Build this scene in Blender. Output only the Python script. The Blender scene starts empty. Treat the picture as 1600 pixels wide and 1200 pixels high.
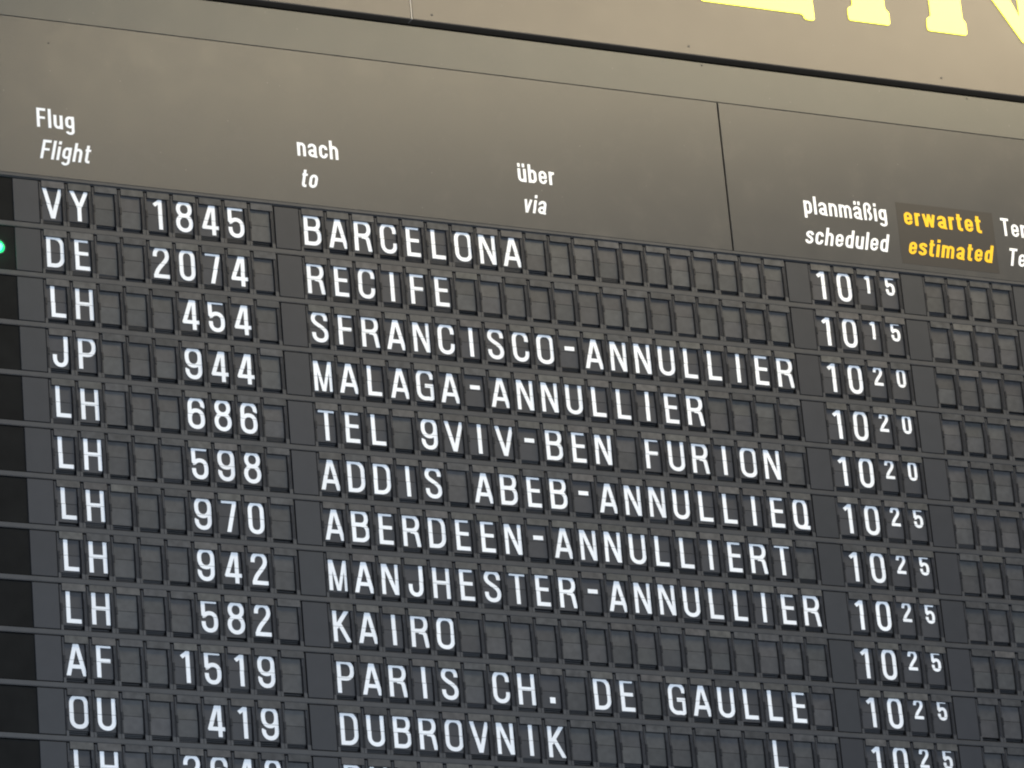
import bpy, bmesh, math, random
from mathutils import Matrix, Vector

# ------------------------------------------------------------------ units
# board coordinates: u = columns to the right, v = rows down, n = columns into the board
W = 0.08                 # column pitch (m)
P = W * 1.91495909       # row pitch (m)
Z0 = 7.36                # height of v = 0 above the hall floor
def pos(u, v, n=0.0):
    return Vector((u * W, n * W, Z0 - v * P))

S = bpy.context.scene
C = S.collection

# ------------------------------------------------------------------ camera
rx, ry, rz = -0.427689963, -0.419405083, 0.0938058165
Rx = Matrix(((1, 0, 0), (0, math.cos(rx), -math.sin(rx)), (0, math.sin(rx), math.cos(rx))))
Ry = Matrix(((math.cos(ry), 0, math.sin(ry)), (0, 1, 0), (-math.sin(ry), 0, math.cos(ry))))
Rz = Matrix(((math.cos(rz), -math.sin(rz), 0), (math.sin(rz), math.cos(rz), 0), (0, 0, 1)))
R = Rz @ Ry @ Rx
def b2w(a): return Vector((a[0], a[2], -a[1]))
right, up, back = b2w(R[0]), -b2w(R[1]), -b2w(R[2])
cam_d = bpy.data.cameras.new('camera'); cam = bpy.data.objects.new('camera', cam_d); C.objects.link(cam)
loc = Vector((-54.40820349 * W, -148.04309756 * W, Z0 - 72.00936521 * W))
M = Matrix((right, up, back)).transposed().to_4x4(); M.translation = loc
cam.matrix_world = M
cam_d.sensor_width = 36.0
cam_d.lens = 7591.8946 / 1600 * 36.0
cam_d.clip_start = 0.1; cam_d.clip_end = 200
S.camera = cam

# ------------------------------------------------------------------ world, lamps, exposure
w = bpy.data.worlds.new('World'); S.world = w; w.use_nodes = True
bg = w.node_tree.nodes['Background']
bg.inputs[0].default_value = (0.52, 0.66, 1.0, 1); bg.inputs[1].default_value = 0.27

def area(name, loc, target, sx, sy, power, col):
    d = bpy.data.lights.new(name, 'AREA'); d.shape = 'RECTANGLE'; d.size = sx; d.size_y = sy
    d.energy = power; d.color = col
    o = bpy.data.objects.new(name, d); C.objects.link(o)
    o.location = loc
    o.rotation_euler = (Vector(target) - Vector(loc)).to_track_quat('-Z', 'Y').to_euler()
    return o
# warm ceiling luminaire above and in front of the board, hall daylight from the front
area('ceiling_luminaire', (3.75, -1.25, 9.15), (3.3, 0.0, 8.1), 7.0, 0.4, 166, (1.0, 0.84, 0.56))
area('hall_daylight', (1.8, -10.0, 6.0), (1.6, 0, 6.6), 5.0, 3.0, 740, (0.74, 0.86, 1.0))

S.view_settings.view_transform = 'Standard'; S.view_settings.look = 'None'
S.view_settings.gamma = 1.0; S.view_settings.exposure = 0.0
S.render.engine = 'CYCLES'
S.render.filter_size = 1.9 if hasattr(S.render, 'filter_size') else 1.5
S.cycles.pixel_filter_type = 'BLACKMAN_HARRIS'; S.cycles.filter_width = 2.1

# ------------------------------------------------------------------ materials
def mat(name, col, rough=0.5, spec=0.5, var=0.0, hue=0.0, noise=0.0, nscale=40, bump=0.0, bscale=300, obj_var=True, dust=0.0, grime=0.0):
    m = bpy.data.materials.new(name); m.use_nodes = True
    nt = m.node_tree; N = nt.nodes; L = nt.links
    b = N['Principled BSDF']
    b.inputs['Roughness'].default_value = rough
    b.inputs['Specular IOR Level'].default_value = spec
    rgb = N.new('ShaderNodeRGB'); rgb.outputs[0].default_value = (*col, 1)
    cur = rgb.outputs[0]
    oi = N.new('ShaderNodeObjectInfo')
    geo = N.new('ShaderNodeNewGeometry')
    if var or hue:
        # every piece its own slight tone
        hs = N.new('ShaderNodeHueSaturation'); L.new(cur, hs.inputs['Color'])
        mr = N.new('ShaderNodeMapRange'); L.new(oi.outputs['Random'], mr.inputs[0])
        mr.inputs[3].default_value = 1 - var; mr.inputs[4].default_value = 1 + var
        L.new(mr.outputs[0], hs.inputs['Value'])
        wn = N.new('ShaderNodeTexWhiteNoise'); wn.noise_dimensions = '1D'; L.new(oi.outputs['Random'], wn.inputs['W'])
        mr2 = N.new('ShaderNodeMapRange'); L.new(wn.outputs['Value'], mr2.inputs[0])
        mr2.inputs[3].default_value = 0.5 - hue; mr2.inputs[4].default_value = 0.5 + hue
        L.new(mr2.outputs[0], hs.inputs['Hue'])
        cur = hs.outputs[0]
    if noise:
        tn = N.new('ShaderNodeTexNoise'); tn.inputs['Scale'].default_value = nscale; tn.inputs['Detail'].default_value = 5
        L.new(geo.outputs['Position'], tn.inputs['Vector'])
        mr = N.new('ShaderNodeMapRange'); L.new(tn.outputs[0], mr.inputs[0])
        mr.inputs[1].default_value = 0.3; mr.inputs[2].default_value = 0.7
        mr.inputs[3].default_value = 1 - noise; mr.inputs[4].default_value = 1 + noise
        mx = N.new('ShaderNodeVectorMath'); mx.operation = 'SCALE'
        L.new(cur, mx.inputs[0]); L.new(mr.outputs[0], mx.inputs['Scale']); cur = mx.outputs[0]
    if grime:
        tn = N.new('ShaderNodeTexNoise'); tn.inputs['Scale'].default_value = 9; tn.inputs['Detail'].default_value = 9
        tn.inputs['Roughness'].default_value = 0.7
        L.new(geo.outputs['Position'], tn.inputs['Vector'])
        mr = N.new('ShaderNodeMapRange'); L.new(tn.outputs[0], mr.inputs[0])
        mr.inputs[1].default_value = 0.52; mr.inputs[2].default_value = 0.75
        mr.inputs[3].default_value = 0.0; mr.inputs[4].default_value = grime
        mx = N.new('ShaderNodeMix'); mx.data_type = 'RGBA'
        L.new(mr.outputs[0], mx.inputs[0]); L.new(cur, mx.inputs[6]); mx.inputs[7].default_value = (0.14, 0.12, 0.095, 1)
        cur = mx.outputs[2]
        ra = N.new('ShaderNodeMapRange'); L.new(tn.outputs[0], ra.inputs[0])
        ra.inputs[3].default_value = rough - 0.06; ra.inputs[4].default_value = rough + 0.08
        L.new(ra.outputs[0], b.inputs['Roughness'])
    if dust:
        # sparse pale specks of dust
        vo = N.new('ShaderNodeTexVoronoi'); vo.inputs['Scale'].default_value = 28
        L.new(geo.outputs['Position'], vo.inputs['Vector'])
        lt = N.new('ShaderNodeMapRange'); L.new(vo.outputs['Distance'], lt.inputs[0])
        lt.inputs[1].default_value = 0.03; lt.inputs[2].default_value = 0.07
        lt.inputs[3].default_value = 1.0; lt.inputs[4].default_value = 0.0
        gt = N.new('ShaderNodeMath'); gt.operation = 'GREATER_THAN'; gt.inputs[1].default_value = 0.82
        L.new(vo.outputs['Color'], gt.inputs[0])
        mu = N.new('ShaderNodeMath'); mu.operation = 'MULTIPLY'; L.new(lt.outputs[0], mu.inputs[0]); L.new(gt.outputs[0], mu.inputs[1])
        mu2 = N.new('ShaderNodeMath'); mu2.operation = 'MULTIPLY'; L.new(mu.outputs[0], mu2.inputs[0]); mu2.inputs[1].default_value = dust
        mx = N.new('ShaderNodeMix'); mx.data_type = 'RGBA'
        L.new(mu2.outputs[0], mx.inputs[0]); L.new(cur, mx.inputs[6]); mx.inputs[7].default_value = (0.3, 0.29, 0.27, 1)
        cur = mx.outputs[2]
    L.new(cur, b.inputs['Base Color'])
    if bump:
        tb = N.new('ShaderNodeTexNoise'); tb.inputs['Scale'].default_value = bscale; tb.inputs['Detail'].default_value = 3
        L.new(geo.outputs['Position'], tb.inputs['Vector'])
        bn = N.new('ShaderNodeBump'); bn.inputs['Strength'].default_value = bump; bn.inputs['Distance'].default_value = 0.001
        L.new(tb.outputs[0], bn.inputs['Height']); L.new(bn.outputs[0], b.inputs['Normal'])
    return m

def emit(name, col, strength):
    m = bpy.data.materials.new(name); m.use_nodes = True
    b = m.node_tree.nodes['Principled BSDF']
    b.inputs['Base Color'].default_value = (*[min(1, c) for c in col], 1)
    b.inputs['Emission Color'].default_value = (*col, 1); b.inputs['Emission Strength'].default_value = strength
    b.inputs['Roughness'].default_value = 0.35
    return m

MAT = dict(
    flap=mat('flap_plastic', (0.0500, 0.0488, 0.0470), 0.55, 0.32, var=0.19, hue=0.06, noise=0.17, nscale=60, bump=0.15, bscale=500, dust=0.5),
    flap_text=mat('printed_flap_plastic', (0.040, 0.0395, 0.041), 0.58, 0.3, var=0.10, hue=0.02, noise=0.08, nscale=60, bump=0.15, bscale=500),
    strip=mat('strip_worn_plastic', (0.038, 0.0374, 0.0366), 0.6, 0.4, var=0.3, hue=0.03, noise=0.45, nscale=45, bump=0.3, bscale=200),
    strip_light=mat('strip_pale_plastic', (0.058, 0.0545, 0.0495), 0.6, 0.4, var=0.25, hue=0.03, noise=0.35, nscale=45, bump=0.3, bscale=200),
    housing=mat('housing_black_plastic', (0.021, 0.021, 0.023), 0.5, 0.3, var=0.12, noise=0.25, nscale=90, bump=0.2),
    notch=mat('hinge_black', (0.010, 0.010, 0.011), 0.5, 0.25),
    foot=mat('post_grey_plastic', (0.042, 0.041, 0.0405), 0.5, 0.35, var=0.12, noise=0.15, nscale=90),
    cavity=mat('cavity_black', (0.014, 0.014, 0.015), 0.8, 0.2),
    stack=mat('flap_edges', (0.020, 0.020, 0.021), 0.6, 0.4, var=0.5),
    rail=mat('rail_painted_metal', (0.039, 0.0384, 0.0380), 0.5, 0.35, noise=0.12, nscale=25, bump=0.1, grime=0.15),
    plate=mat('plate_painted_metal', (0.0285, 0.0292, 0.0312), 0.52, 0.28, var=0.10, hue=0.02, noise=0.06, nscale=20, bump=0.12, bscale=600),
    lamp_plate=mat('lamp_window_black', (0.006, 0.006, 0.0055), 0.6, 0.08, noise=0.3, nscale=15),
    header=mat('header_painted_metal', (0.0345, 0.0335, 0.0312), 0.37, 0.5, noise=0.05, nscale=2.2, bump=0.12, bscale=700, grime=0.10, dust=0.25),
    cover=mat('cover_strip_paint', (0.060, 0.059, 0.049), 0.44, 0.5, noise=0.05, nscale=5, bump=0.12, bscale=700, grime=0.12, dust=0.25),
    patch=mat('label_film_dark', (0.021, 0.018, 0.015), 0.45, 0.4),
    sign=mat('sign_panel_paint', (0.100, 0.085, 0.066), 0.45, 0.5, noise=0.04, nscale=3, bump=0.08, bscale=700, grime=0.12, dust=0.2),
    white=mat('white_print', (0.85, 0.85, 0.835), 0.5, 0.4, var=0.05, hue=0.01, noise=0.03, nscale=120),
    yellow=mat('yellow_print', (0.80, 0.455, 0.003), 0.5, 0.4),
    seam=mat('seam_bare_edge', (0.42, 0.39, 0.34), 0.4, 0.5),
    screw=mat('screw_metal', (0.10, 0.09, 0.075), 0.4, 0.6),
    wall=mat('wall_black_paint', (0.010, 0.009, 0.010), 0.8, 0.2, noise=0.2, nscale=4),
    glow_yellow=emit('lit_yellow_acrylic', (1.0, 0.93, 0.10), 1.05),
    glow_halo=emit('painted_green_halo', (0.0, 0.42, 0.14), 1.0),  # halo of the green lamp, put in as a dimmer emissive colour
    glow_green=emit('lit_green_lens', (0.10, 1.0, 0.55), 2.6),
)

# ------------------------------------------------------------------ mesh helpers
def add_box(bm, u0, u1, v0, v1, n0, n1, mi=0, bev=0.0):
    """box in board units; v up is negative; n0 = front"""
    x0, x1, y0, y1, z0, z1 = u0 * W, u1 * W, n0 * W, n1 * W, -v1 * P, -v0 * P
    f = bev * W
    vs = []
    if f:
        pts = [(x0 + f, y0, z0 + f), (x1 - f, y0, z0 + f), (x1 - f, y0, z1 - f), (x0 + f, y0, z1 - f),
               (x0, y0 + f, z0), (x1, y0 + f, z0), (x1, y0 + f, z1), (x0, y0 + f, z1),
               (x0, y1, z0), (x1, y1, z0), (x1, y1, z1), (x0, y1, z1)]
        vs = [bm.verts.new(p) for p in pts]
        fs = [(0, 1, 2, 3)]
        for a in (0, 4):
            for i in range(4):
                j = (i + 1) % 4
                fs.append((a + i, a + 4 + i, a + 4 + j, a + j))
        fs.append((11, 10, 9, 8))
    else:
        pts = [(x0, y0, z0), (x1, y0, z0), (x1, y0, z1), (x0, y0, z1), (x0, y1, z0), (x1, y1, z0), (x1, y1, z1), (x0, y1, z1)]
        vs = [bm.verts.new(p) for p in pts]
        fs = [(0, 1, 2, 3), (7, 6, 5, 4)] + [(i, 4 + i, 4 + (i + 1) % 4, (i + 1) % 4) for i in range(4)]
    for q in fs:
        fc = bm.faces.new([vs[i] for i in q]); fc.material_index = mi

def mesh(name, bm, *mats):
    bmesh.ops.recalc_face_normals(bm, faces=bm.faces[:]) if name not in FLAT else None
    me = bpy.data.meshes.new(name); bm.to_mesh(me); bm.free()
    for m in mats: me.materials.append(MAT[m])
    return me
FLAT = set()

def link(name, me, parent=None, loc=(0, 0, 0), label=None):
    o = bpy.data.objects.new(name, me); C.objects.link(o)
    o.location = loc
    if parent: o.parent = parent
    if label: o['label'] = label
    return o

def thing(name, label, cat, loc=(0, 0, 0), group=None):
    o = bpy.data.objects.new(name, None); C.objects.link(o)
    o.empty_display_size = 0.05; o.location = loc
    o['label'] = label; o['category'] = cat
    if group: o['group'] = group
    return o

# ------------------------------------------------------------------ stroke lettering
def el(cx, cy, ax, ay, a0, a1, n=12, e=2.25):
    out = []
    for i in range(n + 1):
        a = math.radians(a0 + (a1 - a0) * i / n); c, s = math.cos(a), math.sin(a)
        out.append((cx + ax * math.copysign(abs(c) ** (2 / e), c), cy + ay * math.copysign(abs(s) ** (2 / e), s)))
    return out
el_ = el
def bz(p0, p1, p2, p3, n=8):
    out = []
    for i in range(n + 1):
        t = i / n; k = 1 - t
        out.append(tuple(k**3 * p0[j] + 3*k*k*t * p1[j] + 3*k*t*t * p2[j] + t**3 * p3[j] for j in (0, 1)))
    return out

def ribbon(pts, wd, closed=False):
    q = []
    for p in pts:
        if not q or (abs(p[0] - q[-1][0]) + abs(p[1] - q[-1][1])) > 1e-4: q.append(p)
    if closed and (abs(q[0][0] - q[-1][0]) + abs(q[0][1] - q[-1][1])) < 1e-4: q.pop()
    n = len(q); l, r = [], []
    for i in range(n):
        a = q[i - 1] if (i or closed) else None
        b = q[(i + 1) % n] if (i < n - 1 or closed) else None
        def d(s, t):
            x, y = t[0] - s[0], t[1] - s[1]; m = math.hypot(x, y); return x / m, y / m
        d1 = d(a, q[i]) if a else None; d2 = d(q[i], b) if b else None
        d1 = d1 or d2; d2 = d2 or d1
        nx, ny = -(d1[1] + d2[1]), d1[0] + d2[0]
        m = math.hypot(nx, ny); nx /= m; ny /= m
        k = 1 / max(0.4, nx * -d1[1] + ny * d1[0])
        l.append((q[i][0] + nx * wd / 2 * k, q[i][1] + ny * wd / 2 * k))
        r.append((q[i][0] - nx * wd / 2 * k, q[i][1] - ny * wd / 2 * k))
    return l, r

def caps(ch, s):
    """returns (width, strokes) ; stroke = (points, closed[, width])"""
    h = s / 2; T = 1 - h; B = h; L_ = h
    def O(w, e=2.35):
        rx = w / 2 - h
        return (el(w/2, .70, rx, .30 - h, 0, 180, e=e) + el(w/2, .30, rx, .30 - h, 180, 360, e=e), True)
    if ch in 'O':
        return .56, [O(.56)]
    if ch == '0': return .49, [O(.49)]
    if ch == 'Q': return .56, [O(.49), ([(.25, B), (.585, B)], False)]
    if ch == 'C':
        w = .53; R_ = w - h; rx = w/2 - h
        return w, [([(R_, .66)] + el(w/2, .70, rx, .3 - h, 0, 180) + el(w/2, .30, rx, .3 - h, 180, 360) + [(R_, .35)], False)]
    if ch == 'G':
        w = .56; R_ = w - h; rx = w/2 - h
        return w, [([(R_, .68)] + el(w/2, .70, rx, .3 - h, 0, 180) + el(w/2, .30, rx, .3 - h, 180, 285) + [(w*.8, B), (R_, .09)], False),
                   ([(.27, .47), (R_, .47), (R_, .05)], False)]
    if ch == 'D':
        w = .54; R_ = w - h; c = .22
        return w, [([(L_, B), (L_, T)] + el(c, .66, R_ - c, T - .66, 90, 0) + el(c, .34, R_ - c, .34 - B, 0, -90), True)]
    if ch == 'B':
        w = .55; R_ = w - h; c = .28
        return w, [([(L_, 0), (L_, 1)], False), ([(L_, T), (c, T)] + el(c, (T + .54)/2, R_ - .025 - c, (T - .54)/2, 90, -90) + [(L_, .54)], False),
                   ([(L_, .54), (c, .54)] + el(c, (.54 + B)/2, R_ - c, (.54 - B)/2, 90, -90) + [(L_ , B)], False)]
    if ch in 'PR':
        w = .53; R_ = w - h; c = .26; m = .44 if ch == 'P' else .50
        st = [([(L_, 0), (L_, 1)], False), ([(L_, T), (c, T)] + el(c, (T + m)/2, R_ - c, (T - m)/2, 90, -90) + [(L_, m)], False)]
        if ch == 'R': st.append((bz((.24, .47), (R_ - .02, .47), (R_ - .04, .40), (R_ - .01, .22)) + [(R_ + .03, -.02)], False)); w = .56
        return w, st
    if ch == 'E':
        return .44, [([(.41, T), (L_, T), (L_, B), (.44, B)], False), ([(L_, .52), (.41, .52)], False, s*.95)]
    if ch == 'F':
        return .43, [([(.43, T), (L_, T), (L_, 0)], False), ([(L_, .50), (.41, .50)], False, s*.95)]
    if ch == 'H':
        w = .54; return w, [([(L_, 0), (L_, 1)], False), ([(w - h, 0), (w - h, 1)], False), ([(L_, .49), (w - h, .49)], False, s*.9)]
    if ch == 'I': return s, [([(h, 0), (h, 1)], False)]
    if ch == 'J':
        w = .46; return w, [([(w - h, 1)] + el(w/2, .28, w/2 - h, .28 - h, 0, -180) + [(L_, .38)], False)]
    if ch == 'K':
        w = .54; return w, [([(L_, 0), (L_, 1)], False), ([(w - .02, 1.06), (L_ + .03, .42)], False), ([(.19, .56), (w - .03, -.06)], False)]
    if ch == 'L': return .44, [([(L_, 1), (L_, B), (.44, B)], False)]
    if ch == 'M':
        w = .60; return w, [([(L_, 0), (L_, 1)], False, s*.92), ([(w - h, 0), (w - h, 1)], False, s*.92),
                            ([(L_ + .005, 1.06), (w/2, -.04)], False, s*.78), ([(w - h - .005, 1.06), (w/2, -.04)], False, s*.78)]
    if ch == 'N':
        w = .54; return w, [([(L_, 0), (L_, 1)], False, s*.92), ([(w - h, 0), (w - h, 1)], False, s*.92), ([(L_ - .02, 1.08), (w - h + .02, -.08)], False, s*.98)]
    if ch == 'S':
        w = .52; R_ = w - h; rx = w/2 - h
        return w, [([(R_, .70)] + el(w/2, .74, rx, T - .74, 0, 180) + bz((L_, .74), (L_, .55), (R_, .52), (R_, .27), 10) +
                    el(w/2, .27, rx, .27 - B, 0, -180) + [(L_, .31)], False)]
    if ch == 'T': return .50, [([(0, T), (.50, T)], False), ([(.25, T), (.25, 0)], False)]
    if ch == 'U':
        w = .54; return w, [([(L_, 1)] + el(w/2, .29, w/2 - h, .29 - h, 180, 360) + [(w - h, 1)], False)]
    if ch == 'V': return .65, [([(.055, 1.04), (.325, 0.0)], False), ([(.595, 1.04), (.325, 0.0)], False)]
    if ch == 'Y': return .62, [([(.045, 1.05), (.31, .42)], False), ([(.575, 1.05), (.31, .42)], False), ([(.31, .47), (.31, 0)], False)]
    if ch == 'A': return .62, [([(.055, -.04), (.31, 1.02)], False), ([(.565, -.04), (.31, 1.02)], False), ([(.13, .27), (.49, .27)], False, s*.95)]
    if ch == '1': return .27, [([(.27 - h, 0), (.27 - h, 1)], False), ([(.02, .765), (.24, .935)], False, s*.95)]
    if ch == '2':
        w = .50; R_ = w - h
        return w, [([(L_, .68)] + el(w/2, .71, w/2 - h, T - .71, 180, 0) + bz((R_, .71), (R_, .52), (L_ + .04, .34), (L_ + .015, .05)), False), ([(.012, B), (w, B)], False)]
    if ch == '4':
        w = .53; return w, [([(.375, 0), (.375, 1)], False), ([(.345, 1.06), (.055, .20)], False), ([(.02, .24), (w, .24)], False, s*.95)]
    if ch == '5':
        w = .50; R_ = w - h; rx = w/2 - h
        return w, [([(w - .03, T), (L_, T), (L_ + .005, .50)], False, s*.98),
                   ([(L_ - .03, .485)] + bz((L_ + .03, .50), (L_ + .10, .62), (R_, .64), (R_, .38)) + el(w/2, .29, rx, .29 - h, 0, -180) + [(L_, .33)], False)]
    if ch in '69':
        w = .52; R_ = w - h; rx = w/2 - h
        st = [(el(w/2, .32, rx, .32 - h, 0, 180) + el(w/2, .28, rx, .28 - h, 180, 360), True),
              ([(L_, .30), (L_, .70)] + el(w/2, .70, rx, .3 - h, 180, 0) + [(R_ - .01, .68)], False)]
        if ch == '9':
            st = [([(w - x, 1 - y) for x, y in p], c) for p, c in st]
        return w, st
    if ch == '7':
        w = .47; return w, [([(0, T), (w - .03, T)], False), ([(w - .07, 1.0), (w - .08, .84), (.19, -.03)], False)]
    if ch == '8':
        w = .53; rx = w/2 - h
        return w, [(el(w/2, .735, rx - .02, T - .735, 0, 360, 24, 2.1), True), (el(w/2, .295, rx, .295 - h, 0, 360, 24, 2.1), True)]
    if ch == '-': return .32, [([(0, .575), (.32, .575)], False, .13)]
    if ch == '.': return .17, [([(0, .19), (.17, .19)], False, .18)]
    raise KeyError(ch)

def lower(ch, s):
    def el(*a): return el_(*a, e=2.02)
    h = s/2; xh = .72; w = .42; R_ = w - h; L_ = h; rx = w/2 - h; t = xh - h
    o_ = (el(w/2, xh - .24, rx, .24 - h, 0, 180, 8) + el(w/2, .24, rx, .24 - h, 180, 360, 8), True)
    def arch(x0, x1): return [(x0, xh - .30)] + el((x0 + x1)/2, xh - .24, (x1 - x0)/2, .24 - h, 180, 0, 8) + [(x1, 0)]
    if ch == 'o': return w, [o_]
    if ch == 'c': return w - .01, [([(R_, .47)] + el(w/2, xh - .24, rx, .24 - h, 0, 180, 8) + el(w/2, .24, rx, .24 - h, 180, 360, 8) + [(R_, .27)], False)]
    if ch == 'e': return w, [([(L_, .36), (w - .01, .36)], False, s*.85), ([(R_, .32), (R_, xh - .24)] + el(w/2, xh - .24, rx, .24 - h, 0, 180, 8) + el(w/2, .24, rx, .24 - h, 180, 360, 8) + [(R_, .245)], False, s*.9)]
    if ch == 'n': return w, [([(L_, 0), (L_, xh)], False), (arch(L_, R_), False)]
    if ch == 'h': return w, [([(L_, 0), (L_, 1)], False), (arch(L_, R_), False)]
    if ch == 'm': return .66, [([(L_, 0), (L_, xh)], False), (arch(L_, .33), False, s*.92), (arch(.33, .66 - h), False, s*.92)]
    if ch in 'uü':
        st = [([(L_, xh)] + el(w/2, .24, rx, .24 - h, 180, 360, 8) + [(R_, .30)], False), ([(R_, 0), (R_, xh)], False)]
        if ch == 'ü': st += [([(.07, .80), (.07, 1.0)], False, s*.9), ([(.30, .80), (.30, 1.0)], False, s*.9)]
        return w, st
    if ch in 'aä':
        st = [([(L_ + .01, .50)] + el(w/2, xh - .20, rx, .20 - h, 180, 0, 8) + [(R_, 0)], False),
              (el(w/2, .21, rx, .21 - h, 0, 360, 14), True, s*.92), ([(R_, .03), (w + .03, .03)], False, .09)]
        if ch == 'ä': st += [([(.11, .80), (.11, 1.0)], False, s*.9), ([(.32, .80), (.32, 1.0)], False, s*.9)]
        return w + .02, st
    if ch in 'bp':
        y = (0, 1) if ch == 'b' else (-.24, xh)
        return w, [([(L_, y[0]), (L_, y[1])], False), o_]
    if ch in 'dg':
        st = [o_] if ch == 'd' else [(el(w/2, xh - .24, rx, .24 - h, 0, 180, 8) + el(w/2, .30, rx, .20 - h, 180, 360, 8), True)]
        if ch == 'd': st.append(([(R_, 0), (R_, 1)], False))
        else: st.append(([(R_, xh)] + el(w/2, -.06, rx, .19 - h, 0, -170, 8), False, s*.92))
        return w, st
    if ch == 'i': return s, [([(h, 0), (h, xh)], False), ([(h, .83), (h, 1.0)], False)]
    if ch == 'l': return s, [([(h, 0), (h, 1)], False)]
    if ch == 'r': return .27, [([(h, 0), (h, xh)], False), (bz((h, .45), (h, .62), (.16, .65), (.27, .64), 5), False)]
    if ch == 't': return .29, [([(.12, .93), (.12, .20)] + bz((.12, .20), (.12, .06), (.18, .06), (.29, .07), 4), False), ([(.01, xh - .05), (.28, xh - .05)], False, s*.85)]
    if ch == 's': return w - .03, [([(.34, .50)] + el(.195, .535, .135, xh - h - .535, 0, 180, 8) + bz((.06, .535), (.06, .38), (.335, .40), (.335, .20), 6) + el(.195, .20, .14, .20 - h, 0, -180, 8) + [(.055, .215)], False, s*.95)]
    if ch == 'v': return .42, [([(.06, xh), (.21, 0.0)], False, s*.92), ([(.36, xh), (.21, 0.0)], False, s*.92)]
    if ch == 'w': return .62, [([(.06, xh), (.18, 0)], False, s*.85), ([(.31, xh), (.18, 0)], False, s*.85), ([(.31, xh), (.44, 0)], False, s*.85), ([(.56, xh), (.44, 0)], False, s*.85)]
    if ch == 'ß': return .44, [([(L_, 0), (L_, .75)] + el(.21, .75, .21 - h, .25 - h, 180, 0, 8) + bz((.35, .75), (.35, .60), (.26, .62), (.26, .54), 4) +
                               bz((.26, .54), (.26, .44), (.37, .42), (.37, .26), 5) + el(.26, .24, .11, .24 - h, 0, -100, 6), False, s*.92)]
    if ch == 'T': return .44, [([(0, 1 - h), (.44, 1 - h)], False), ([(.22, 1 - h), (.22, 0)], False)]
    if ch == 'F': return .41, [([(.41, 1 - h), (h, 1 - h), (h, 0)], False), ([(h, .50), (.38, .50)], False, s*.9)]
    raise KeyError(ch)

def emit_strokes(bm, strokes, s, x0, y0, hx, hz, shear=0.0, lift=0.0, dl=0.00012):
    """strokes into bm in the local xz plane facing -y; each stroke lies a hair above the last"""
    for k, st in enumerate(strokes):
        wd = st[2] if len(st) > 2 else s
        l, r = ribbon(st[0], wd, st[1])
        y = -lift - dl * k
        V = lambda p: bm.verts.new((x0 + (p[0] + shear * p[1]) * hx, y, y0 + p[1] * hz))
        a = [V(p) for p in l]; b = [V(p) for p in r]; n = len(a)
        for i in range(n if st[1] else n - 1):
            j = (i + 1) % n
            bm.faces.new((b[i], b[j], a[j], a[i]))

def clip(bm, co, no):
    bmesh.ops.bisect_plane(bm, geom=bm.verts[:] + bm.edges[:] + bm.faces[:], dist=1e-7, plane_co=co, plane_no=no, clear_outer=True, clear_inner=False)

CAP_U = 1.235            # cap height in columns
SEAM = -0.446            # height of the split between flaps
DEPTH = 0.10
CAP_TOP, CAP_BOT = -0.79, -0.148
_gl = {}
def glyph(ch, small=False, shift=0):
    key = (ch, small, shift)
    if key in _gl: return _gl[key]
    s = .122 if not small else .15
    wd, st = caps(ch, s)
    ht = -(CAP_TOP - CAP_BOT) * P * (1 if not small else .64)
    hx = ht
    zb = -CAP_BOT * P if not small else -CAP_TOP * P - ht
    xc = .668 * W if not small else .685 * W
    parts = []
    for half in (0, 1):
        bm = bmesh.new()
        emit_strokes(bm, st, s, xc - wd * hx / 2 + (half * shift * .009 * W), zb, hx, ht)
        clip(bm, (0, 0, zb), (0, 0, -1)); clip(bm, (0, 0, zb + ht), (0, 0, 1))
        g = 0.0032 * P
        if half == 0: clip(bm, (0, 0, -SEAM * P + g), (0, 0, -1))
        else: clip(bm, (0, 0, -SEAM * P - g), (0, 0, 1))
        parts.append(bm)
    bm = parts[0]; tmp = bpy.data.meshes.new('t'); parts[1].to_mesh(tmp); parts[1].free()
    bm.from_mesh(tmp); bpy.data.meshes.remove(tmp)
    bmesh.ops.remove_doubles(bm, verts=bm.verts[:], dist=1e-6)
    kind = 'digit' if ch.isdigit() else {'-': 'hyphen', '.': 'full_stop'}.get(ch, 'letter')
    FLAT.add(kind)
    _gl[key] = (kind, mesh(kind, bm, 'white'))
    return _gl[key]

# ------------------------------------------------------------------ shared pieces of a row
random.seed(7)
def make_housing():
    bm = bmesh.new()
    # side posts (0 housing, 1 hinge black, 2 grey, 3 cavity)
    add_box(bm, .140, .232, -.865, -.085, .030, .75, 0, .012)
    add_box(bm, 1.004, 1.132, -.865, -.085, .030, .75, 0, .012)
    add_box(bm, .150, .172, -.84, -.50, .012, .05, 2, .006)
    add_box(bm, 1.092, 1.116, -.84, -.10, .006, .05, 2, .006)
    add_box(bm, .994, 1.003, -.75, -.004, .045, .62, 3)
    add_box(bm, .165, .248, -.505, -.365, .008, .30, 1, .01)
    add_box(bm, .160, .222, -.36, -.10, .016, .05, 1, .006)
    add_box(bm, 1.010, 1.045, -.60, -.12, .020, .06, 1, .006)
    add_box(bm, 1.000, 1.030, -.465, -.405, .014, .10, 1, .005)
    # feet beside the slot
    add_box(bm, .140, .236, -.085, .013, -.002, .20, 2, .006)
    add_box(bm, 1.000, 1.132, -.085, .013, -.002, .20, 2, .006)
    # dark shell behind the flaps
    add_box(bm, .150, 1.128, -.885, .010, .62, .70, 3)
    add_box(bm, .234, 1.002, -.010, .012, .02, .62, 3)
    return mesh('flap_module', bm, 'housing', 'notch', 'foot', 'cavity')
HOUSING = make_housing()

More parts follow.
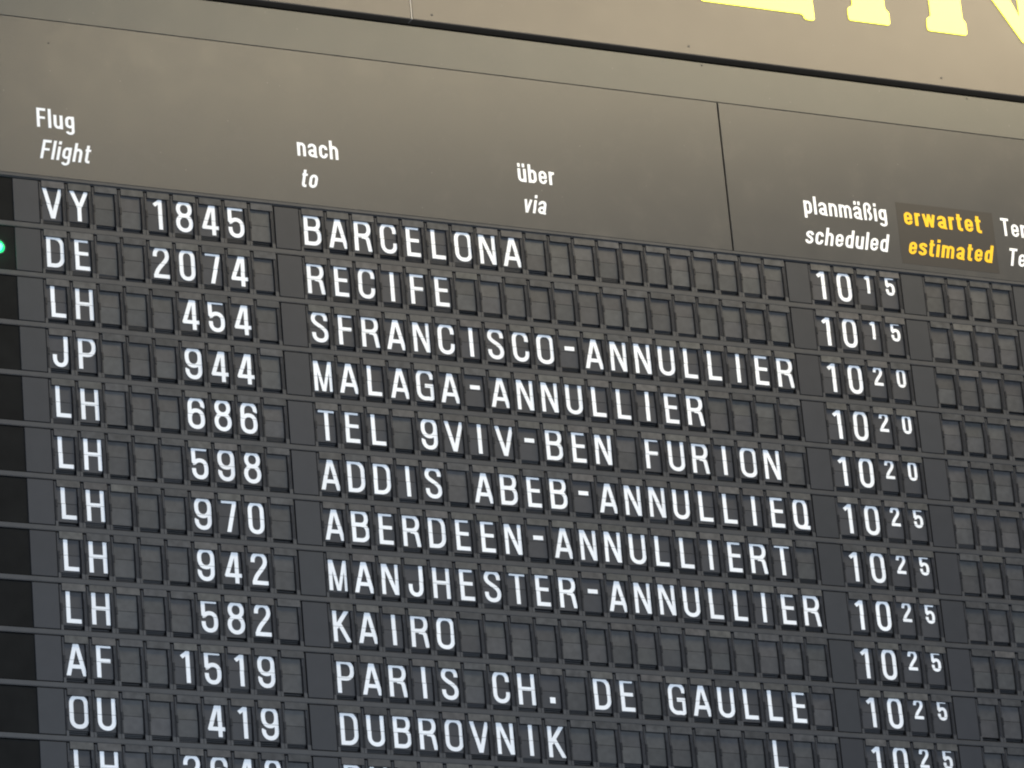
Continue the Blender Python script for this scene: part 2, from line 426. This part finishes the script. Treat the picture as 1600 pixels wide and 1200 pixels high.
def make_flap(v0, v1, n, tilt, name, m):
    bm = bmesh.new()
    add_box(bm, .205, 1.012, v0, v1, 0, .018, 0, .003)
    for v in bm.verts:
        t = (-v.co.z / P - SEAM) / .33
        v.co.y += (n + tilt * abs(t)) * W
    return mesh(name, bm, m)
UPPER = {k: [make_flap(-.815, SEAM - .0032, DEPTH + d, t, 'upper_flap', k) for d, t in ((0, 0), (.002, .012), (.003, .024), (.004, .006))] for k in ('flap', 'flap_text')}
LOWER = {k: [make_flap(SEAM + .0032, b, DEPTH + .001 + d, t, 'lower_flap', k) for d, t, b in ((0, 0, -.122), (.0, .014, -.105), (.002, .006, -.090), (.0, .026, -.130), (.0, .018, -.118))] for k in ('flap', 'flap_text')}

def make_strip(m, v1):
    bm = bmesh.new()
    add_box(bm, .236, 1.092, -.886, v1, -.002, .09, 0, .008)
    return mesh('top_strip', bm, m)
STRIP = [make_strip('strip', -.752), make_strip('strip', -.748), make_strip('strip', -.757)]
STRIP_L = [make_strip('strip_light', -.752), make_strip('strip_light', -.748), make_strip('strip_light', -.757)]

def make_stack(k):
    """the resting pack of flap edges in the slot: a few leaves fanned backwards"""
    bm = bmesh.new()
    for i in range(5):
        v0 = -.135 + .026 * i; n0 = .120 + (.020 + .012 * k) * i
        add_box(bm, .215, 1.0, v0, v0 + .022, n0, n0 + .03, 0, .004)
    return mesh('flap_stack', bm, 'stack')
STACK = [make_stack(0), make_stack(1), make_stack(2), make_stack(3)]

def make_plate(u0, u1, m='plate', name='blank_plate'):
    bm = bmesh.new()
    add_box(bm, u0, u1, -.868, -.004, .004, .10, 0, .008)
    return mesh(name, bm, m)
PLATE = make_plate(.168, 1.118)
GROOVE_BM = bmesh.new(); add_box(GROOVE_BM, .10, 1.15, -.90, .01, .14, .20, 0); GROOVE = mesh('plate_backing', GROOVE_BM, 'cavity')

U0, U1 = -8.0, 44.16
def make_rail():
    bm = bmesh.new()
    add_box(bm, U0, U1, .014, .104, -.008, .60, 0, .007)
    add_box(bm, U0, U1, .104, .115, .000, .60, 0, .003)
    return mesh('rail', bm, 'rail')
RAIL = make_rail()

rows = [
    ('VY', '1845', 'BARCELONA', '1015'), ('DE', '2074', 'RECIFE', '1015'),
    ('LH', ' 454', 'SFRANCISCO-ANNULLIER', '1020'), ('JP', ' 944', 'MALAGA-ANNULLIER', '1020'),
    ('LH', ' 686', 'TEL 9VIV-BEN FURION', '1020'), ('LH', ' 598', 'ADDIS ABEB-ANNULLIEQ', '1025'),
    ('LH', ' 970', 'ABERDEEN-ANNULLIERT', '1025'), ('LH', ' 942', 'MANJHESTER-ANNULLIER', '1025'),
    ('LH', ' 582', 'KAIRO', '1025'), ('AF', '1519', 'PARIS CH. DE GAULLE', '1025'),
    ('OU', ' 419', 'DUBROVNIK        L', '1025'), ('LH', '2640', 'DUESSELDORF', '1025'),
]
ordinal = ['topmost', 'second', 'third', 'fourth', 'fifth', 'sixth', 'seventh', 'eighth', 'ninth', 'tenth', 'eleventh', 'lowest']

def green_lamp(parent, loc):
    bm = bmesh.new()
    n = 24
    # bezel ring and domed lens
    ro, ri = .31 * W, .26 * W
    pr = [(ro, 0.0), (ro, -.03 * W), (ri, -.03 * W), (ri, .02 * W)]
    rings = [[bm.verts.new((r * math.cos(2*math.pi*i/n), y, r * math.sin(2*math.pi*i/n))) for i in range(n)] for r, y in pr]
    for a, b in zip(rings, rings[1:]):
        for i in range(n): bm.faces.new((a[i], a[(i+1) % n], b[(i+1) % n], b[i]))
    o = link('indicator_lamp', mesh('indicator_lamp', bm, 'notch'), parent, loc, 'lit round green indicator lamp')
    bm = bmesh.new()
    prev = None
    for k in range(5):
        a = math.pi / 2 * k / 4; r = .17 * W * math.cos(a); y = -.10 * W * math.sin(a)
        ring = [bm.verts.new((r * math.cos(2*math.pi*i/n), y, r * math.sin(2*math.pi*i/n))) for i in range(n)] if k < 4 else [bm.verts.new((0, y, 0))]
        if prev:
            for i in range(n):
                if len(ring) > 1: bm.faces.new((prev[i], prev[(i+1) % n], ring[(i+1) % n], ring[i]))
                else: bm.faces.new((prev[i], prev[(i+1) % n], ring[0]))
        prev = ring
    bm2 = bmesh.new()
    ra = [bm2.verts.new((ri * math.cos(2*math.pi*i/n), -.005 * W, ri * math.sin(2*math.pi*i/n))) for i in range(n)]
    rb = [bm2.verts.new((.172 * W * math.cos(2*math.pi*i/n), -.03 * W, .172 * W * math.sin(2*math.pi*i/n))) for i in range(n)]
    for i in range(n): bm2.faces.new((ra[i], ra[(i+1) % n], rb[(i+1) % n], rb[i]))  # glowing ring added round the lens to imitate its halo of light
    link('lens_halo', mesh('lens_halo', bm2, 'glow_halo'), o)
    me = mesh('lens', bm, 'glow_green')
    for p in me.polygons: p.use_smooth = True
    link('lens', me, o)
    d = bpy.data.lights.new('green_lamp_light', 'POINT'); d.energy = 0.10; d.color = (.05, 1, .45); d.shadow_soft_size = .012
    lo = bpy.data.objects.new('green_lamp_light', d); C.objects.link(lo); lo.parent = o; lo.location = (0, -.25 * W, 0)

for r, (air, num, dest, tm) in enumerate(rows):
    txt = f"{air} {num.strip()} {' '.join(dest.split())}"
    extra = {0: 'directly under the header panel', 1: 'green lamp at left end'}.get(r, f'{ordinal[r]} row from top')
    if r == 11: extra = 'lowest row, cut by the bottom edge'
    row = thing('display_row', f"split-flap row reading {txt} {tm[:2]} {tm[2:]}, {extra}", 'display row', pos(0, r), 'rows of the departures board')
    link('rail', RAIL, row)
    cells = {}
    for i, c in enumerate(air): cells[1 + i] = c
    for k in (3, 4, 9): cells[k] = ' '
    for i, c in enumerate(num): cells[5 + i] = c
    for i, c in enumerate(dest.ljust(20)): cells[11 + i] = c
    for i, c in enumerate(tm): cells[32 + i] = c
    for k in (37, 38, 39, 40, 42, 43): cells[k] = ' '
    for k in range(0, 44):
        x = (k - 1) * W
        if k not in cells:
            if k == 0: continue
            p = link('blank_plate', PLATE, row, (x, 0, 0)); link('plate_backing', GROOVE, p)
            continue
        ch = cells[k]; lett = ch != ' '
        m = link('flap_module', HOUSING, row, (x, 0, 0))
        fk = 'flap_text' if lett else 'flap'
        small = k in (34, 35)
        link('upper_flap', random.choice(UPPER[fk]), m)
        link('lower_flap', random.choice(LOWER[fk]), m)
        strip_l = lett and random.random() < .8 or random.random() < .12
        link('top_strip', random.choice(STRIP_L if strip_l else STRIP), m)
        s = random.choice(STACK)
        if s: link('flap_stack', s, m)
        if lett:
            kind, me = glyph(ch, small, random.choice((-1, 0, 0, 1)))
            what = {'hyphen': 'white hyphen', 'full_stop': 'white full stop'}.get(kind, f'{"small " if small else ""}white {kind} {ch}')
            g = link(kind, me, m, (random.uniform(-.008, .008) * W, (DEPTH - .010) * W, random.uniform(-.004, .004) * P), what)
            g.rotation_euler.y = random.uniform(-.004, .004)
    # left end: plain plate, then the dark window of the lamp column
    if r == 0:
        bm = bmesh.new(); add_box(bm, -.84, .118, -.868, -.004, .004, .10, 0, .008); LEFT = mesh('blank_plate', bm, 'plate')
        bm = bmesh.new(); add_box(bm, U0, -.845, -.868, -.004, .040, .12, 0, .004); LW = mesh('lamp_window', bm, 'lamp_plate')
    p = link('blank_plate', LEFT, row)
    bm2 = link('plate_backing', GROOVE, p, (-.98 * W, 0, 0))
    q = link('lamp_window', LW, row, label='dark window strip for indicator lamps')
    if r == 1: green_lamp(row, (-1.50 * W, .038 * W, .44 * P))

# ------------------------------------------------------------------ header panel with column headings
hb = thing('header_panel', 'olive-grey header panel with white and yellow column headings above the flap rows', 'header panel', pos(0, -1))
hb_o = pos(0, -1)
def rel(u, v, n=0): return pos(u, v, n) - hb_o
def hbox(name, u0, u1, v0, v1, n0, n1, m, bev=.01, label=None):
    bm = bmesh.new(); add_box(bm, u0, u1, v0 + 1, v1 + 1, n0, n1, 0, bev)
    return link(name, mesh(name, bm, m), hb, (0, 0, 0), label)
hbox('panel', U0, 27.91, -4.235, -.968, -.050, .30, 'header', .012, 'long left header panel')
hbox('panel', 27.965, 44.16, -4.235, -.968, -.050, .30, 'header', .012, 'right header panel')
hbox('cover_strip', U0, 44.16, -5.10, -4.252, -.025, .30, 'cover', .015)
bm = bmesh.new(); add_box(bm, U0, 44.16, .034, .10, -.058, .40, 0, .016); add_box(bm, U0, 44.16, .10, .117, -.012, .40, 0, .006)
link('lower_lip', mesh('lower_lip', bm, 'rail'), hb)
hbox('dark_patch', 35.30, 39.62, -2.46, -1.10, -.054, -.045, 'patch', .002, 'darker patch behind the yellow headings')

def word(text, u, v, cap, ucap, s, m, target_w, italic=False, label=None, gap=.115, face=-.050):
    """lettering on the header; cap height in rows*P, width fitted to target_w columns"""
    bm = bmesh.new(); hz = cap * P
    x = 0; items = []
    for ch in text:
        w_, st = lower(ch, s); items.append((x, st)); x += w_ + gap
    total = x - gap + (.16 if italic else 0)
    hx = target_w * W / total
    n = 0
    for x_, st in items:
        emit_strokes(bm, st, s, x_ * hx, 0, hx, hz, .21 if italic else 0, 0.0004)
    FLAT.add('lettering')
    return link('lettering', mesh('lettering', bm, m), hb, rel(u, v, face - .004), label)
cap = .395
word('Flug', .17, -1.975, cap, 1, .137, 'white', 1.42, label='white heading Flug')
word('Flight', .22, -1.325, cap, 1, .137, 'white', 1.98, True, 'white slanted heading Flight')
word('nach', 10.23, -1.985, cap, 1, .137, 'white', 1.62, label='white heading nach')
word('to', 10.25, -1.33, cap, 1, .137, 'white', .76, True, 'white slanted heading to')
word('über', 19.13, -1.965, cap, 1, .137, 'white', 1.50, label='white heading über')
word('via', 19.20, -1.31, cap, 1, .137, 'white', 1.05, True, 'white slanted heading via')
word('planmäßig', 31.22, -1.975, cap, 1, .137, 'white', 3.62, label='white heading planmäßig')
word('scheduled', 31.10, -1.31, cap, 1, .137, 'white', 3.72, True, 'white slanted heading scheduled')
word('erwartet', 35.60, -1.975, cap, 1, .16, 'yellow', 3.45, label='yellow heading erwartet', face=-.0545)
word('estimated', 35.60, -1.32, cap, 1, .16, 'yellow', 3.86, True, 'yellow slanted heading estimated', face=-.0545)
word('Terminal', 39.96, -1.975, cap, 1, .137, 'white', 3.0, label='white heading beginning Ter, cut by the right edge')
word('Terminal', 40.05, -1.31, cap, 1, .137, 'white', 3.1, True, label='white slanted heading beginning Ter, cut by the right edge')

def screw(parent, loc, rad=.045):
    n = 12; bm = bmesh.new(); r = rad * W
    prof = [(r, 0), (r, -.015 * W), (r * .7, -.03 * W), (r * .25, -.018 * W)]
    rings = [[bm.verts.new((q * math.cos(2*math.pi*i/n), y, q * math.sin(2*math.pi*i/n))) for i in range(n)] for q, y in prof]
    for a, b in zip(rings, rings[1:]):
        for i in range(n): bm.faces.new((a[i], a[(i+1) % n], b[(i+1) % n], b[i]))
    bm.faces.new(rings[-1])
    return link('screw', mesh('screw', bm, 'screw'), parent, loc)
for u_, v_ in ((.77, -3.76),): screw(hb, rel(u_, v_, -.050), .03)
for u_, v_ in ((27.46, -5.04), (39.19, -5.045), (4.0, -5.045)): screw(hb, rel(u_, v_, -.025), .035)

# ------------------------------------------------------------------ backlit sign above
sg_o = pos(0, -5.25)
sg = thing('backlit_sign', 'beige-brown sign above the board with large lit yellow slab letters cut by the top edge', 'sign', sg_o)
def sbox(name, u0, u1, v0, v1, n0, n1, m, bev=.01, label=None):
    bm = bmesh.new(); add_box(bm, u0, u1, v0 + 5.25, v1 + 5.25, n0, n1, 0, bev)
    return link(name, mesh(name, bm, m), sg, (0, 0, 0), label)
sbox('sign_panel', U0, 15.285, -10.6, -5.25, -.06, .40, 'sign', .03)
sbox('sign_panel', 15.325, 44.16, -10.6, -5.25, -.06, .40, 'sign', .03)
sbox('seam_trim', 15.286, 15.324, -10.6, -5.25, -.058, .30, 'seam', .004)
for u_, v_ in ((16.15, -5.40), (26.96, -5.43), (38.12, -5.44), (4.6, -5.43)):
    screw(sg, pos(u_, v_, -.06) - sg_o, .045)

def outline_letter(polys, label):
    """slab-serif acrylic letters with real thickness; polygons in (u, v)"""
    bm = bmesh.new()
    for poly in polys:
        # rounded corners
        pts = []
        n = len(poly)
        for i, (x, y) in enumerate(poly):
            (ax, ay), (bx, by) = poly[i - 1], poly[(i + 1) % n]
            def tow(tx, ty, d):
                vx, vy = (tx - x), (ty - y) * 1.915; m = math.hypot(vx, vy); d = min(d, m * .45)
                return (x + vx / m * d, y + (vy / m * d) / 1.915)
            p0, p1 = tow(ax, ay, .13), tow(bx, by, .13)
            for t in (0, .25, .5, .75, 1):
                k = 1 - t
                pts.append((k*k*p0[0] + 2*k*t*x + t*t*p1[0], k*k*p0[1] + 2*k*t*y + t*t*p1[1]))
        f = [bm.verts.new(pos(u, v, -.11) - sg_o) for u, v in pts]
        b = [bm.verts.new(pos(u, v, -.055) - sg_o) for u, v in pts]
        bm.faces.new(f)
        m = len(f)
        for i in range(m): bm.faces.new((f[i], f[(i+1) % m], b[(i+1) % m], b[i]))
    return link('letter', mesh('sign_letter', bm, 'glow_yellow'), sg, (0, 0, 0), label)
yb = -6.50; yt = -9.9
outline_letter([[(27.70, yb), (32.15, yb), (32.22, -6.38), (32.66, -6.38), (32.62, -7.6), (32.05, -7.6), (31.9, -7.0), (29.8, -7.0), (29.8, -8.0),
                 (31.2, -8.0), (31.2, -8.45), (29.8, -8.45), (29.8, yt + .5), (31.9, yt + .5), (32.1, -8.9), (32.6, -8.9), (32.6, yt), (27.7, yt), (27.7, yt + .28), (28.3, yt + .28), (28.3, -6.78), (27.7, -6.78)]],
               'lit yellow slab letter with a long foot, leftmost of the sign')
outline_letter([[(34.20, yb), (36.05, yb), (36.07, -6.80), (35.90, -6.86), (35.90, yt + .3), (36.07, yt + .26), (36.07, yt), (34.20, yt), (34.20, yt + .26), (34.44, yt + .3), (34.44, -6.84), (34.20, -6.79)]],
               'lit yellow narrow slab letter, second in the sign')
outline_letter([[(37.74, yb), (39.54, yb), (39.56, -6.80), (39.42, -6.86), (39.42, -8.62), (42.12, yb), (43.55, yb), (43.55, yt + .3), (43.8, yt + .26), (43.8, yt), (41.9, yt), (41.9, yt + .26), (42.1, yt + .3), (42.1, -7.1), (39.5, yt), (37.74, yt), (37.74, yt + .26), (37.97, yt + .3), (37.97, -6.84), (37.76, -6.79)]],
               'lit yellow slab letter N cut by the right edge')

# ------------------------------------------------------------------ wall the board hangs on
bm = bmesh.new(); add_box(bm, -12, 50, -14, 16, .9, 2.4, 0)
wl = link('wall', mesh('wall', bm, 'wall'), None, pos(0, 0)); wl['kind'] = 'structure'
